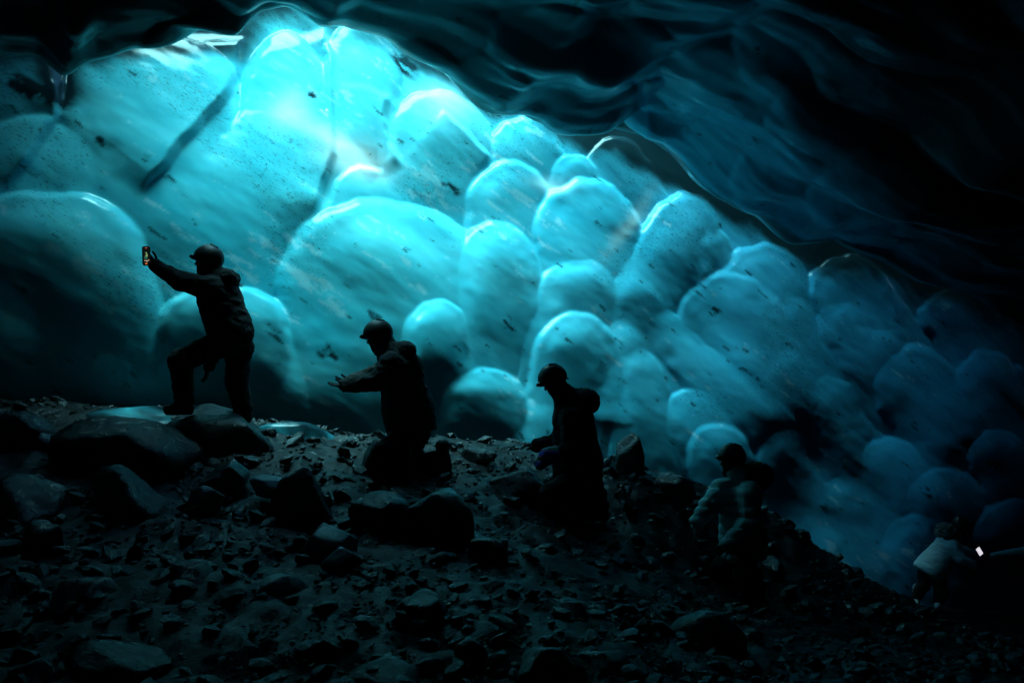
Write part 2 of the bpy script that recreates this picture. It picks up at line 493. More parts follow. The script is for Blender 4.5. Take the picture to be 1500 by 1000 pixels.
def build_roof():
    xs = lines((-22, -7.2, 0.35), (-7.2, 3.0, 0.03), (3.0, 12.0, 0.04), (12.0, 23, 0.5))
    RB = 0.6
    hits = [wall_hit(a, b, g + RB * 0.8) for a, b, g in LIP]
    lz = np.array([q[2] for q in hits])
    lg = np.array([g for a, b, g in LIP])
    lx = np.array([q[0] for q in hits]) - NRM[0] * (lg + RB * 0.8)                                   # back to the foot line of that column
    k = np.exp(-np.linspace(-2, 2, 9) ** 2)
    sm = lambda v: np.convolve(np.pad(v, 4, mode='edge'), k / k.sum(), mode='valid')
    zl, gp = sm(np.interp(xs, lx, lz)), sm(np.interp(xs, lx, lg))
    up = lines((0, 1, 0.05))
    arc = np.linspace(0, 1, 40)[1:]
    rf = lines((0, 5.0, 0.03), (5.0, 30, 0.5))[1:]
    end = R(100)                                            # the underside climbs a little towards the camera
    z1 = TOP + (zl + RB - TOP)[None, :] * up[:, None]
    o1 = np.repeat(gp[None, :], len(up), 0)
    th = arc * end
    z2 = (zl + RB)[None, :] - RB * np.sin(th)[:, None]
    o2 = gp[None, :] + RB * (1 - np.cos(th))[:, None]
    sl = -math.cos(end) / math.sin(end)
    z3 = z2[-1][None, :] + (sl * rf)[:, None]
    o3 = o2[-1][None, :] + rf[:, None]
    z, o = np.concatenate([z1, z2, z3]), np.concatenate([o1, o2, o3])
    p = np.zeros(z.shape + (3,))
    p[..., 0] = xs[None, :] + NRM[0] * o
    p[..., 1] = WY + WS * xs[None, :] + NRM[1] * o
    p[..., 2] = z
    ang = np.concatenate([np.zeros(len(up)), th, np.full(len(rf), end)])
    nb = np.zeros_like(p)
    nb[..., 0] = (-np.cos(ang) * NRM[0])[:, None]
    nb[..., 1] = (-np.cos(ang) * NRM[1])[:, None]
    nb[..., 2] = -np.sin(ang)[:, None]
    px, py, dep = project(p)
    wx = px + 12 * fbm(p * 1.1, 103, 3)
    wy = py + 12 * fbm(p * 1.1, 104, 3)
    q = dipped(p)
    w = np.concatenate([np.zeros(len(up)), sstep(0, 1, arc), np.ones(len(rf))])[:, None]
    h = w * 0.6 * pillows(wx, wy, dep, ROOF_LOBES)
    along = p[..., 0] * -NRM[1] + p[..., 1] * NRM[0]
    rq = np.stack([along * 0.30 + 0.12 * o, o * 0.95, 0.5 * z], -1)
    rq = rq + 0.25 * np.stack([fbm(p * 0.5, 22, 2), fbm(p * 0.5, 23, 2), fbm(p * 0.5, 24, 2)], -1)
    billow = np.abs(fbm(rq, 21, 2, 0.35)) * 2.0                # hanging tongues along the flow with creases between
    fine = fbm(rq * np.array([2.2, 2.6, 2.0]), 31, 3, 0.5)
    h = h + (0.25 + 0.75 * w) * (0.30 * (billow - 0.45) + 0.07 * fine) + 0.12 * fbm(p * 0.5, 52, 2)
    p = p + nb * h[..., None]
    silt_shade = 0.47 + 0 * z + 0.9 * spot(wx, wy, 150, 30, 190, 80) + 0.35 * spot(wx, wy, 680, 110, 140, 40, 18)
    silt_shade = silt_shade - 0.34 * spot(wx, wy, 620, 40, 330, 80, 8) - 0.3 * spot(wx, wy, 470, 10, 120, 45) - 0.35 * spot(wx, wy, 780, 60, 180, 60, 10)  # roof painted lighter over the middle, as if lit by the wall
    silt_shade = silt_shade + 0.5 * sstep(1000, 1350, px - py * 0.3)  # shade painted in towards the far right
    silt_shade = np.where(w < 0.2, 0.9, silt_shade) + 0.7 * np.concatenate([np.zeros(len(up)), np.sin(np.pi * np.clip(arc / 0.9, 0, 1)) ** 0.7, np.zeros(len(rf))])[:, None] * (1 - 0.6 * spot(wx, wy, 450, 20, 130, 60))  # slot face and lip darkened in colour to cut bounce and edge glow
    m = mesh_from('ice_roof', p.reshape(-1, 3), grid_faces(*z.shape))
    ice_attributes(m, p, silt_shade, None, -0.2, 0.14)
    return m


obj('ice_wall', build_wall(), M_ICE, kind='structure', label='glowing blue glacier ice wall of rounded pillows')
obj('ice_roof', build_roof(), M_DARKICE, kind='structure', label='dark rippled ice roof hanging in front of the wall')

# added pane tints the light in the slot; an opaque added cover shapes it
xs = lines((-22, -8, 1.0), (-8, 6, 0.1), (6, 23, 1.0))


def strip(z, offs, keep):
    p = np.zeros((len(offs), len(xs), 3))
    for r_, o_ in enumerate(offs):
        p[r_, :, 0] = xs + NRM[0] * o_
        p[r_, :, 1] = WY + WS * xs + NRM[1] * o_
        p[r_, :, 2] = z
    f = grid_faces(len(offs), len(xs))
    return p, f[keep(p.reshape(-1, 3)[f].mean(1))]


p, f = strip(TOP - 0.12, (-2.2, 0.0, 1.2, 3.2), lambda c: np.ones(len(c), bool))
obj('slot_tint_pane', mesh_from('slot_tint_pane', p.reshape(-1, 3), f), M_TINT, kind='structure')


def slot_covered(c):
    o = (c - np.array([0, WY, 0])) @ NRM                     # distance out from the foot line
    wide = np.interp(c[:, 0], LIGHT_GAP, (-0.1, 6.0, 6.0, 2.1, 0.65, 0.0)) * (1 + 0.15 * np.sin(c[:, 0] * 5.1) + 0.1 * np.sin(c[:, 0] * 11.0))
    return np.abs(o - 0.7) > wide / 2


p, f = strip(TOP + 0.1, np.linspace(-2.4, 3.4, 59), slot_covered)
m = mesh_from('added_slot_cover', p.reshape(-1, 3), f)
ice_attributes(m, p, np.full(p.shape[:2], 0.9), None, -0.2)
obj('added_slot_cover', m, M_DARKICE, kind='structure')  # unseen cover added to shape the light from the slot

# the cave closes behind and beside the camera
poly = [(-22, 2.2), (-15, -9), (0, -12), (16, -11), (28, 4), (26, 20), (23, 27)]
pts = []
for (x0, y0), (x1, y1) in zip(poly[:-1], poly[1:]):
    for k in np.linspace(0, 1, 24, endpoint=False):
        pts.append((x0 + (x1 - x0) * k, y0 + (y1 - y0) * k))
pts.append(poly[-1])
pts = np.array(pts)
zz = np.linspace(-6, 14, 40)
g = np.zeros((len(zz), len(pts), 3))
g[..., 0] = pts[None, :, 0]
g[..., 1] = pts[None, :, 1]
g[..., 2] = zz[:, None]
dirn = g - np.array([3.0, 6.0, 0])
dirn[..., 2] = 0
dirn /= np.linalg.norm(dirn, axis=-1, keepdims=True)
g = g + dirn * (0.8 * fbm(g * 0.4, 71, 4))[..., None]
bm_ = mesh_from('cave_wall', g.reshape(-1, 3), grid_faces(len(zz), len(pts)))
ice_attributes(bm_, g, np.full(len(bm_.vertices), 0.9), None, -0.2)
obj('cave_wall', bm_, M_DARKICE, kind='structure')

# ------------------------------------------------------------------ the rubble slope
CTRL = [  # photo pixel, distance
    (-300, 1000, 5.8), (0, 1010, 5.7), (250, 1010, 5.7), (500, 1010, 5.7), (750, 1010, 5.8), (1000, 1010, 6.0), (1250, 1020, 6.3), (1500, 1020, 6.6),
    (0, 850, 7.0), (250, 850, 7.0), (500, 860, 6.9), (750, 880, 6.9), (1000, 930, 7.2), (1250, 965, 7.6), (1500, 985, 8.0),
    (0, 730, 8.5), (250, 735, 8.5), (450, 765, 8.3), (650, 790, 8.2), (850, 830, 8.4), (1050, 905, 8.8), (1300, 940, 9.5), (1500, 960, 10),
    (-200, 620, 10), (0, 630, 9.9), (170, 650, 9.9), (320, 648, 9.9), (450, 665, 9.9), (590, 700, 9.9), (720, 715, 9.9), (830, 760, 10), (950, 800, 10), (1085, 870, 10.2),
    (-100, 585, 11), (60, 585, 11), (250, 602, 11.1), (400, 620, 11.2), (520, 640, 11.3), (640, 640, 11.3), (760, 650, 11.3),
    (880, 668, 11.4), (1000, 700, 11.4), (1140, 762, 11.5), (1250, 835, 11.6), (1370, 908, 11.8), (1500, 960, 12),
    (1250, 900, 14), (1360, 893, 16.3), (1450, 905, 16.0), (1565, 940, 14.7), (1250, 860, 16.4), (1150, 790, 15.4),
]
cp = np.array([P(*c) for c in CTRL])
extra = np.array([(-14, 0, .1), (0, 0, 0), (0, 3, -.05), (-4, 2.5, 0), (4, 2.5, -.1), (14, 0, -.4), (-14, 6, 1.3), (0, -11, 0), (-12, -8, 0), (16, -8, -.4),
                  (-4, 13.6, .7), (-9, 11, 1.2), (0, 15, -.4), (3, 17, -1.6), (8, 20, -2.4), (14, 20, -2.4), (12, 12, -2.0), (20, 10, -2)])
cp = np.concatenate([cp, extra])


def _tps(xy, pts):
    d = np.sqrt(((xy[:, None, :] - pts[None, :, :]) ** 2).sum(-1) + 0.02)
    return d


A = _tps(cp[:, :2], cp[:, :2]) + np.eye(len(cp)) * -0.05
n_ = len(cp)
Q = np.concatenate([np.ones((n_, 1)), cp[:, :2]], 1)
S = np.block([[A, Q], [Q.T, np.zeros((3, 3))]])
sol = np.linalg.solve(S, np.concatenate([cp[:, 2], np.zeros(3)]))


def ground0(xy):
    xy = np.atleast_2d(xy)
    out = np.zeros(len(xy))
    for k in range(0, len(xy), 20000):
        s_ = xy[k:k + 20000]
        out[k:k + 20000] = _tps(s_, cp[:, :2]) @ sol[:n_] + sol[n_] + s_ @ sol[n_ + 1:]
    return out


def ground(xy):
    xy = np.atleast_2d(np.asarray(xy, dtype=float))
    z = ground0(xy)
    q = np.concatenate([xy, np.zeros((len(xy), 1))], 1)
    return z + 0.07 * fbm(q * 1.6, 81, 4, 0.55)


def gz(x, y):
    return float(ground([(x, y)])[0])


gx = lines((-24, -7.5, 0.5), (-7.5, 8.5, 0.045), (8.5, 30, 0.5))
gy = lines((-13, 3.5, 0.5), (3.5, 13.0, 0.045), (13, 20, 0.12), (20, 30, 0.5))
gg = np.stack(np.meshgrid(gx, gy), -1)
gzv = ground(gg.reshape(-1, 2))
q = np.concatenate([gg.reshape(-1, 2), np.zeros((len(gzv), 1))], 1)
gzv = gzv + 0.020 * fbm(q * 9, 91, 3, 0.6) + 0.05 * (0.5 - np.abs(fbm(q * 3.2, 92, 3, 0.6)) * 2)
m = mesh_from('ground', np.concatenate([gg.reshape(-1, 2), gzv[:, None]], 1), grid_faces(len(gy), len(gx)))
obj('ground', m, M_GROUND, kind='structure')


# ------------------------------------------------------------------ rocks
def ico(sub):
    b = bmesh.new()
    bmesh.ops.create_icosphere(b, subdivisions=sub, radius=1.0)
    b.verts.ensure_lookup_table()
    v = np.array([x.co[:] for x in b.verts])
    f = np.array([[y.index for y in x.verts] for x in b.faces])
    b.free()
    return v, f


ICO = {k: ico(k) for k in (1, 2, 3, 4)}


def rock_shape(seed, sub, planes=14, soft=0.05, rough=0.05, box=(1, 1, 1)):
    r_ = np.random.default_rng(seed)
    v, f = ICO[sub]
    nn = r_.normal(size=(planes, 3))
    nn /= np.linalg.norm(nn, axis=1, keepdims=True)
    dd = r_.uniform(0.62, 1.0, planes)
    dot = v @ nn.T
    rad = np.where(dot > 0.05, dd[None, :] / np.maximum(dot, 0.05), 9)
    k = 1 / soft
    rad = -np.log(np.exp(-k * np.minimum(rad, 3)).sum(1) + np.exp(-k * 1.15)) / k
    p = v * rad[:, None]
    p = p * (1 + rough * fbm(p * 2.2 + seed, seed, 4, 0.55))[:, None]
    p = p * np.array(box)
    p[:, 2] -= 0
    return p, f


def put_rock(name, px, py, d, w, h, seed, material, label, cat='boulder', group=None, depth=0.85, tilt=0.0, yaw=None, sink=0.6, sub=4, smooth=False):
    """boulder whose picture box is w x h photo pixels around (px, py) at distance d, bedded in the rubble"""
    c = P(px, py, d)
    W, H = w * d / F, h * d / F
    p, f = rock_shape(seed, sub, 20, 0.12, 0.22) if smooth else rock_shape(seed, sub, 13, 0.03, 0.09)
    ext = p.max(0) - p.min(0)
    p = (p - (p.max(0) + p.min(0)) / 2) / ext
    yaw = 0.0 if yaw is None else yaw
    S_ = np.array([W, W * depth, H * (1 + sink)])
    p = p * S_
    ct, st = math.cos(tilt), math.sin(tilt)
    p = np.stack([p[:, 0] * ct + p[:, 2] * st, p[:, 1], -p[:, 0] * st + p[:, 2] * ct], -1)
    o = obj(name, mesh_from(name, p, f), material, label=label, cat=cat, group=group)
    o.location = (c[0], c[1], c[2] - H * sink / 2)
    if smooth:
        ice_attributes(o.data, p + np.array(o.location), np.full(len(p), 0.80), None, 0.1, 0.5)
    return o


HERO = [
    (322, 634, 10.0, 170, 74, 3, 0, 'broad dark boulder under the feet of the person raising a phone', 0.22),
    (190, 648, 9.4, 215, 72, 5, 0, 'wide low dark boulder left of the boulder the phone taker stands on', 0.12),
    (36, 622, 9.7, 90, 40, 7, 0, 'dark flat rock at the left picture edge below the ice', 0.1),
    (70, 645, 9.5, 40, 22, 8, 1, 'small pale rounded stone near the left edge above the big boulder', 0.0),
    (22, 735, 8.2, 120, 88, 9, 0, 'large sloping dark boulder cut by the left picture edge', 0.5),
    (190, 728, 8.4, 140, 84, 11, 0, 'dark blocky boulder with lit right shoulder in left foreground', 0.25),
    (326, 694, 8.8, 72, 44, 13, 0, 'square dark rock behind the pale loaf-shaped stone', 0.0),
    (303, 724, 8.3, 58, 28, 15, 1, 'pale loaf-shaped stone between two dark boulders', 0.0),
    (440, 730, 8.3, 100, 92, 17, 0, 'tall dark boulder with slanting right face at left centre', 0.35),
    (394, 706, 8.6, 56, 20, 19, 1, 'thin pale slab leaning on the tall dark boulder', 0.05),
    (556, 742, 8.2, 96, 48, 21, 0, 'wedge-shaped rock with pale pointed top left of the biggest dark boulder', 0.3),
    (630, 752, 8.2, 130, 84, 23, 0, 'biggest dark boulder below the crouching person', 0.3),
    (482, 782, 7.6, 84, 30, 25, 1, 'broken pale slab lying flat in the middle of the rubble', 0.1),
    (425, 856, 6.9, 86, 32, 27, 1, 'flat pale slab alone on dark gravel in the foreground', 0.05),
    (618, 888, 6.6, 76, 46, 29, 0, 'pointed grey rock in the foreground right of the flat pale slab', 0.3),
    (690, 946, 6.1, 48, 30, 31, 0, 'small rounded grey rock near the bottom centre', 0.0),
    (175, 965, 5.95, 150, 44, 33, 0, 'long low rock at the bottom left with lit upper edge', 0.2),
    (38, 985, 5.8, 70, 44, 35, 0, 'rock in the bottom left corner', 0.3),
    (60, 800, 7.6, 90, 70, 37, 0, 'dark rock below the boulder at the left edge', 0.2),
    (560, 985, 5.85, 130, 50, 39, 0, 'dark mound of rock at the bottom centre left', 0.2),
    (800, 975, 5.9, 90, 50, 41, 0, 'dark rock with lit ledge at bottom centre', 0.1),
    (922, 668, 11.3, 44, 70, 43, 0, 'dark upright stump of rock standing on the crest against the ice', 0.0),
    (1040, 930, 7.2, 130, 70, 45, 0, 'long dark rock ridge in the lower right foreground', 0.5),
    (500, 812, 7.3, 60, 26, 47, 1, 'small pale slab just below the broken slab', 0.1),
    (715, 800, 7.9, 60, 30, 49, 0, 'low dark rock right of the biggest boulder', 0.2),
    (880, 970, 6.2, 110, 44, 51, 0, 'flat dark rock at the bottom right of centre', 0.15),
    (290, 850, 7.0, 120, 60, 53, 0, 'dark rock in shade in the left foreground', 0.2),
    (130, 880, 6.8, 110, 70, 55, 0, 'black rock in deep shade above the long low rock', 0.1),
    (560, 660, 9.9, 60, 36, 57, 0, 'dark rock in front of the crouching person', 0.1),
    (700, 668, 10.6, 52, 26, 59, 0, 'small rock with lit top between the two middle people', 0.2),
    (760, 705, 10.0, 90, 40, 61, 0, 'dark rock below the hands of the person looking down', 0.1),
    (985, 712, 11.2, 70, 36, 63, 0, 'dark rock on the crest left of the person in the pale quilted coat', 0.2),
]
NEAR = ['boulder under the phone taker',
        'wide low left boulder',
        'flat rock at the left edge',
        'pale rounded stone at left',
        'boulder cut by the left edge',
        'blocky boulder at left',
        'square dark rock',
        'pale loaf-shaped stone',
        'tall slant-faced boulder',
        'thin pale slab',
        'wedge-shaped rock',
        'biggest dark boulder',
        'broken pale slab',
        'lone flat pale slab',
        'pointed grey rock',
        'rounded rock at bottom centre',
        'long low rock at bottom left',
        'bottom left corner rock',
        'dark rock under the left-edge boulder',
        'bottom mound of rock',
        'rock with lit ledge',
        'upright stump of rock',
        'long dark rock ridge',
        'small pale slab',
        'low dark rock',
        'flat dark bottom rock',
        'shaded left foreground rock',
        'black rock in deep shade',
        'rock before the kneeling person',
        'small rock with lit top',
        'rock below the bowed person',
        'crest rock by the pale coat']
for (px, py, d, w, h, seed, pale, label, tilt) in HERO:
    put_rock('boulder' if max(w, h) > 60 else 'stone', px, py, d, w, h, seed, M_PALE if pale else M_ROCK, label,
             'boulder' if max(w, h) > 60 else 'stone', tilt=tilt)

# pale tongues of old ice at the foot of the wall
for k, (px, py, d, w, h, seed, label) in enumerate([
        (235, 618, 10.9, 230, 48, 101, 'smooth pale mound of ice behind the left foot of the phone taker'),
        (420, 640, 10.8, 190, 52, 103, 'smooth pale mound of ice behind the right foot of the phone taker')]):
    put_rock('ice_mound', px, py, d, w, h, seed, M_ICE, label, 'ice mound', tilt=0.06, sub=4, smooth=True)

# medium stones scattered over the slope, singly; then gravel as one mass
protos = []
for k in range(10):
    p, f = rock_shape(200 + k, 2, 11, 0.05, 0.08, (1, 0.8, 0.55))
    protos.append(mesh_from('stone', p, f, smooth=False))
    protos[-1].materials.append(M_ROCK)
protos_pale = []
for k in range(4):
    p, f = rock_shape(230 + k, 2, 11, 0.05, 0.08, (1, 0.8, 0.4))
    protos_pale.append(mesh_from('stone', p, f, smooth=False))
    protos_pale[-1].materials.append(M_PALE)
marks = np.array([P(q[0], q[1], q[2])[:2] for q in HERO])
spots = []
while len(spots) < 230:
    px = rng.uniform(-30, 1130)
    d = rng.uniform(5.9, 11.2)
    x = (px - CX) / F * d
    z = gz(x, d)
    _, py, _ = project(np.array([x, d, z]))
    crest = np.interp(px, [0, 400, 760, 900, 1140, 1370], [585, 625, 655, 672, 770, 910])
    if py < crest or py > 1030 or (px > 800 and rng.random() < 0.5):
        continue
    s = 0.045 * math.exp(rng.normal(0, 0.45)) * (1.25 if d > 8.5 else 1.0)
    dist = np.hypot(marks[:, 0] - x, marks[:, 1] - d)
    k = int(dist.argmin())
    dx, dy = x - marks[k, 0], d - marks[k, 1]
    side = ('left of' if dx < 0 else 'right of') if abs(dx) > abs(dy) else ('in front of' if dy < 0 else 'behind')
    spots.append((x, d, z, s, bool(rng.random() < 0.2), k, side, float(dist[k])))
ORD = ['nearest', 'second nearest', 'third nearest', 'fourth nearest', 'fifth nearest', 'sixth nearest', 'seventh nearest', 'eighth nearest',
       'ninth nearest', 'tenth nearest'] + ['far'] * 20
for x, d, z, s, pale, k, side, dist in spots:
    rank = sum(1 for q in spots if q[4] == pale and q[5] == k and q[6] == side and q[7] < dist)
    o = obj('stone', (protos_pale if pale else protos)[int(rng.integers(4 if pale else 10))],
            label='%s small %s stone %s the %s' % (ORD[rank], 'pale' if pale else 'dark', side, NEAR[k]),
            cat='stone', group=('small pale stones on the slope' if pale else 'small dark stones on the slope'))
    o.location = (x, d, z + s * 0.15)
    o.scale = (s * rng.uniform(.8, 1.6), s, s * rng.uniform(.7, 1.2))
    o.rotation_euler = (rng.normal(0, .3), rng.normal(0, .3), rng.uniform(0, 6.3))

# the rest of the rubble and the gravel: uncountable, one mass each
def scatter(name, N, base, size, spread, seed, material, label, bed=0.3, clumpy=0.45):
    r_ = np.random.default_rng(seed)
    d = r_.uniform(5.0, 12.6, N)
    px = r_.uniform(-80, 1520, N)
    x = (px - CX) / F * d
    z = ground(np.stack([x, d], -1))
    clump = fbm(np.stack([x, d, 0 * x], -1) * 1.3, seed, 3)
    keep = clump > -clumpy + 0.3 * r_.random(N)
    sz_ = size * np.minimum(np.exp(r_.normal(0, spread, N)), 2.4) * (0.75 + 0.04 * d)
    gv, gf, off = [], [], 0
    for k in np.nonzero(keep)[0]:
        v, f = base[k % len(base)]
        th = k * 2.399
        c, s = math.cos(th), math.sin(th)
        w = v * sz_[k]
        w = np.stack([w[:, 0] * c - w[:, 1] * s, w[:, 0] * s + w[:, 1] * c, w[:, 2] + 0.45 * w[:, 0] * math.sin(k * 1.7) + 0.3 * w[:, 1] * math.cos(k * 2.3)], -1)
        gv.append(w + (x[k], d[k], z[k] + sz_[k] * bed))
        gf.append(f + off)
        off += len(v)
    obj(name, mesh_from(name, np.concatenate(gv), np.concatenate(gf), smooth=False), material, kind='stuff', label=label, cat=name)


scatter('rubble', 2700, [rock_shape(400 + k, 2 if k < 3 else 1, 8, 0.03, 0.10, (1, .75, .5)) for k in range(9)], 0.036, 0.65, 401, M_ROCK,
        'angular dark rubble strewn over the slope')
scatter('gravel', 24000, [rock_shape(300 + k, 1, 9, 0.06, 0.1, (1, .8, .6)) for k in range(8)], 0.012, 0.55, 95, M_ROCK,
        'dark wet gravel covering the slope', 0.35)

# ------------------------------------------------------------------ people: rounded-cone fields turned into one surface per garment
EDGE = [((0, 0, 0), (1, 0, 0)), ((0, 1, 0), (1, 1, 0)), ((0, 0, 1), (1, 0, 1)), ((0, 1, 1), (1, 1, 1)),
        ((0, 0, 0), (0, 1, 0)), ((1, 0, 0), (1, 1, 0)), ((0, 0, 1), (0, 1, 1)), ((1, 0, 1), (1, 1, 1)),
        ((0, 0, 0), (0, 0, 1)), ((1, 0, 0), (1, 0, 1)), ((0, 1, 0), (0, 1, 1)), ((1, 1, 0), (1, 1, 1))]


def surface_nets(D, origin, h):
    s = D < 0
    sub = lambda a, o: a[o[0]:a.shape[0] - 1 + o[0], o[1]:a.shape[1] - 1 + o[1], o[2]:a.shape[2] - 1 + o[2]]
    offs = [(i, j, k) for i in (0, 1) for j in (0, 1) for k in (0, 1)]
    cnt = sum(sub(s, o).astype(np.int8) for o in offs)
    mask = (cnt > 0) & (cnt < 8)
    cells = np.argwhere(mask)
    vid = -np.ones(mask.shape, np.int64)
    vid[mask] = np.arange(len(cells))
    acc = np.zeros((len(cells), 3))
    num = np.zeros(len(cells))
    for a, b in EDGE:
        ia, ib = cells + a, cells + b
        da, db = D[tuple(ia.T)], D[tuple(ib.T)]
        cr = (da < 0) != (db < 0)
        t = np.where(cr, da / np.where(cr, da - db, 1), 0)
        pos = np.array(a) + t[:, None] * (np.array(b) - np.array(a))
        acc += pos * cr[:, None]
        num += cr
    v = origin + h * (cells + acc / num[:, None])
    fs = []
    for ax in range(3):
        u, w = (ax + 1) % 3, (ax + 2) % 3
        lo = [slice(None)] * 3
        hi = [slice(None)] * 3
        lo[ax], hi[ax] = slice(0, -1), slice(1, None)
        cr = s[tuple(lo)] != s[tuple(hi)]
        e = np.argwhere(cr)
        e = e[(e[:, u] > 0) & (e[:, w] > 0) & (e[:, u] < D.shape[u] - 1) & (e[:, w] < D.shape[w] - 1)]
        du, dw = np.zeros(3, int), np.zeros(3, int)
        du[u], dw[w] = 1, 1
        q = np.stack([vid[tuple((e - du - dw).T)], vid[tuple((e - dw).T)], vid[tuple(e.T)], vid[tuple((e - du).T)]], -1)
        ins = s[tuple(e.T)]
        q = np.where(ins[:, None], q, q[:, ::-1])
        fs.append(q)
    return v, np.concatenate(fs)


def vnormals(v, f):
    n = np.zeros_like(v)
    fn = np.cross(v[f[:, 2]] - v[f[:, 0]], v[f[:, 3]] - v[f[:, 1]])
    for k in range(4):
        np.add.at(n, f[:, k], fn)
    return n / np.maximum(np.linalg.norm(n, axis=1, keepdims=True), 1e-9)


def sdf_mesh(name, prims, h, k=0.03, fold=0.0, freq=7.0, seed=0, quilt=None, cut=None):
    """prims: ('c', a, b, ra, rb[, k]) rounded cone; ('e', centre, (3x3 axes), radii[, k]) ellipsoid; '-e' carves"""
    lo, hi = np.full(3, 1e9), np.full(3, -1e9)
    for q in prims:
        if q[0] == 'c':
            for c_, r_ in ((q[1], q[3]), (q[2], q[4])):
                lo, hi = np.minimum(lo, c_ - r_), np.maximum(hi, c_ + r_)
        elif q[0] == 'e':
            r_ = max(q[3])
            lo, hi = np.minimum(lo, q[1] - r_), np.maximum(hi, q[1] + r_)
    lo, hi = lo - 0.04, hi + 0.04
    dim = np.ceil((hi - lo) / h).astype(int) + 1
    ax = [lo[i] + h * np.arange(dim[i]) for i in range(3)]
    D = np.full(dim, 1.0, np.float32)
    for q in prims:
        if q[0] == 'c':
            a, b, ra, rb = q[1:5]
            kk = q[5] if len(q) > 5 else k
            l, u = np.minimum(a - ra, b - rb), np.maximum(a + ra, b + rb)
        else:
            c_, A_, r_ = q[1:4]
            kk = q[4] if len(q) > 4 else k
            l, u = c_ - max(r_), c_ + max(r_)
        mg = kk + 0.04
        i0 = np.maximum(np.floor((l - mg - lo) / h).astype(int), 0)
        i1 = np.minimum(np.ceil((u + mg - lo) / h).astype(int) + 1, dim)
        sl = tuple(slice(i0[i], i1[i]) for i in range(3))
        X = np.stack(np.meshgrid(*(ax[i][sl[i]] for i in range(3)), indexing='ij'), -1)
        if q[0] == 'c':
            ba = b - a
            t = np.clip(((X - a) @ ba) / max(ba @ ba, 1e-9), 0, 1)
            d = np.linalg.norm(X - a - t[..., None] * ba, axis=-1) - (ra + (rb - ra) * t)
        else:
            Y = (X - c_) @ np.asarray(A_).T
            k0 = np.linalg.norm(Y / np.array(r_), axis=-1)
            k1 = np.linalg.norm(Y / np.array(r_) ** 2, axis=-1)
            d = k0 * (k0 - 1) / np.maximum(k1, 1e-6)
        o = D[sl]
        if q[0] == '-e':
            hh = np.clip(0.5 - 0.5 * (o + d) / kk, 0, 1)
            D[sl] = o + (-d - o) * hh + kk * hh * (1 - hh)
        else:
            hh = np.clip(0.5 + 0.5 * (o - d) / kk, 0, 1)
            D[sl] = o + (d - o) * hh - kk * hh * (1 - hh)
    if cut is not None:                                     # keep the side the normal points to
        c_, n_ = cut
        X = np.stack(np.meshgrid(*ax, indexing='ij'), -1)
        D = np.maximum(D, -((X - c_) @ n_))
    v, f = surface_nets(D, lo, h)
    if fold or quilt:
        n = vnormals(v, f)
        amt = np.zeros(len(v))
        if fold:
            w = v + 0.05 * np.stack([fbm(v * 5, seed + 1, 2), fbm(v * 5, seed + 2, 2), fbm(v * 5, seed + 3, 2)], -1)
            amt += fold * (1 - 2.2 * np.abs(fbm(w * np.array([freq, freq, freq * 1.5]), seed + 4, 3)))
            amt += 0.3 * fold * fbm(v * 28, seed + 9, 2)
        if quilt:
            amt += quilt[1] * (np.abs(np.sin(math.pi * (v[:, 2] + 0.02 * fbm(v * 6, seed, 2)) / quilt[0])) ** 0.6 - 0.7)
        v = v + n * amt[:, None]
    return v, f


def unit(v):
    v = np.asarray(v, float)
    return v / np.linalg.norm(v)


def frame(f, up=(0, 0, 1)):
    f = unit(f)
    s = unit(np.cross(up, f))
    return f, s, np.cross(f, s)                             # forward, left, up


M_SKIN = plain('skin', (0.30, 0.20, 0.15), 0.5, 60, 0.12, 0.1)
M_BLACK = plain('black_shell_fabric', (0.006, 0.0065, 0.007), 0.9, 50, 0.4)
M_GREY = plain('grey_shell_fabric', (0.028, 0.031, 0.031), 0.8, 50, 0.3)
M_TROU = plain('dark_trouser_fabric', (0.005, 0.0055, 0.006), 0.9, 60, 0.4)
M_PALEC = plain('pale_quilted_fabric', (0.74, 0.77, 0.76), 0.55, 50, 0.12)
M_TEALC = plain('pale_blue_jacket_fabric', (0.50, 0.68, 0.74), 0.6, 50, 0.15)
M_FUR = plain('pale_hood_fur', (0.14, 0.15, 0.14), 0.9, 120, 0.5, 0.8)
M_DFUR = plain('dark_hood_fur', (0.05, 0.06, 0.045), 0.9, 120, 0.5, 0.8)
M_BOOT = plain('black_boot_leather', (0.014, 0.014, 0.014), 0.5, 60, 0.3)
M_PBOOT = plain('pale_boot', (0.30, 0.32, 0.33), 0.6, 60, 0.2)
M_GLOVE = plain('black_glove', (0.012, 0.012, 0.013), 0.7, 80, 0.3)
M_PGLOVE = plain('pale_glove', (0.20, 0.21, 0.21), 0.7, 80, 0.3)
M_HELM = plain('dark_helmet_shell', (0.016, 0.016, 0.017), 0.5, 12, 0.2, 0.05)
M_PLASTIC = plain('black_plastic', (0.012, 0.012, 0.012), 0.35, 30, 0.1, 0.05)
M_LENS = plain('lamp_lens', (0.25, 0.27, 0.28), 0.08, 10, 0.1, 0.0)
M_STRAP = plain('grey_strap', (0.10, 0.10, 0.10), 0.7, 90, 0.2)


def knit_material():
    t = NT('purple_orange_knit')
    co = t.n('TexCoord').outputs['Object']
    w = t.n('TexWave', Vector=co, Scale=3.2, Distortion=1.5, _bands_direction='Z').outputs['Fac']
    c = t.ramp(w, ((0.0, (0.25, 0.22, 0.85)), (0.35, (0.60, 0.20, 0.85)), (0.6, (0.90, 0.25, 0.30)), (0.8, (0.95, 0.45, 0.18)), (1.0, (0.15, 0.55, 0.70))))
    b = t.n('BsdfPrincipled', Base__Color=c, Roughness=0.85)
    return t.done(b.outputs[0])


M_KNIT = knit_material()


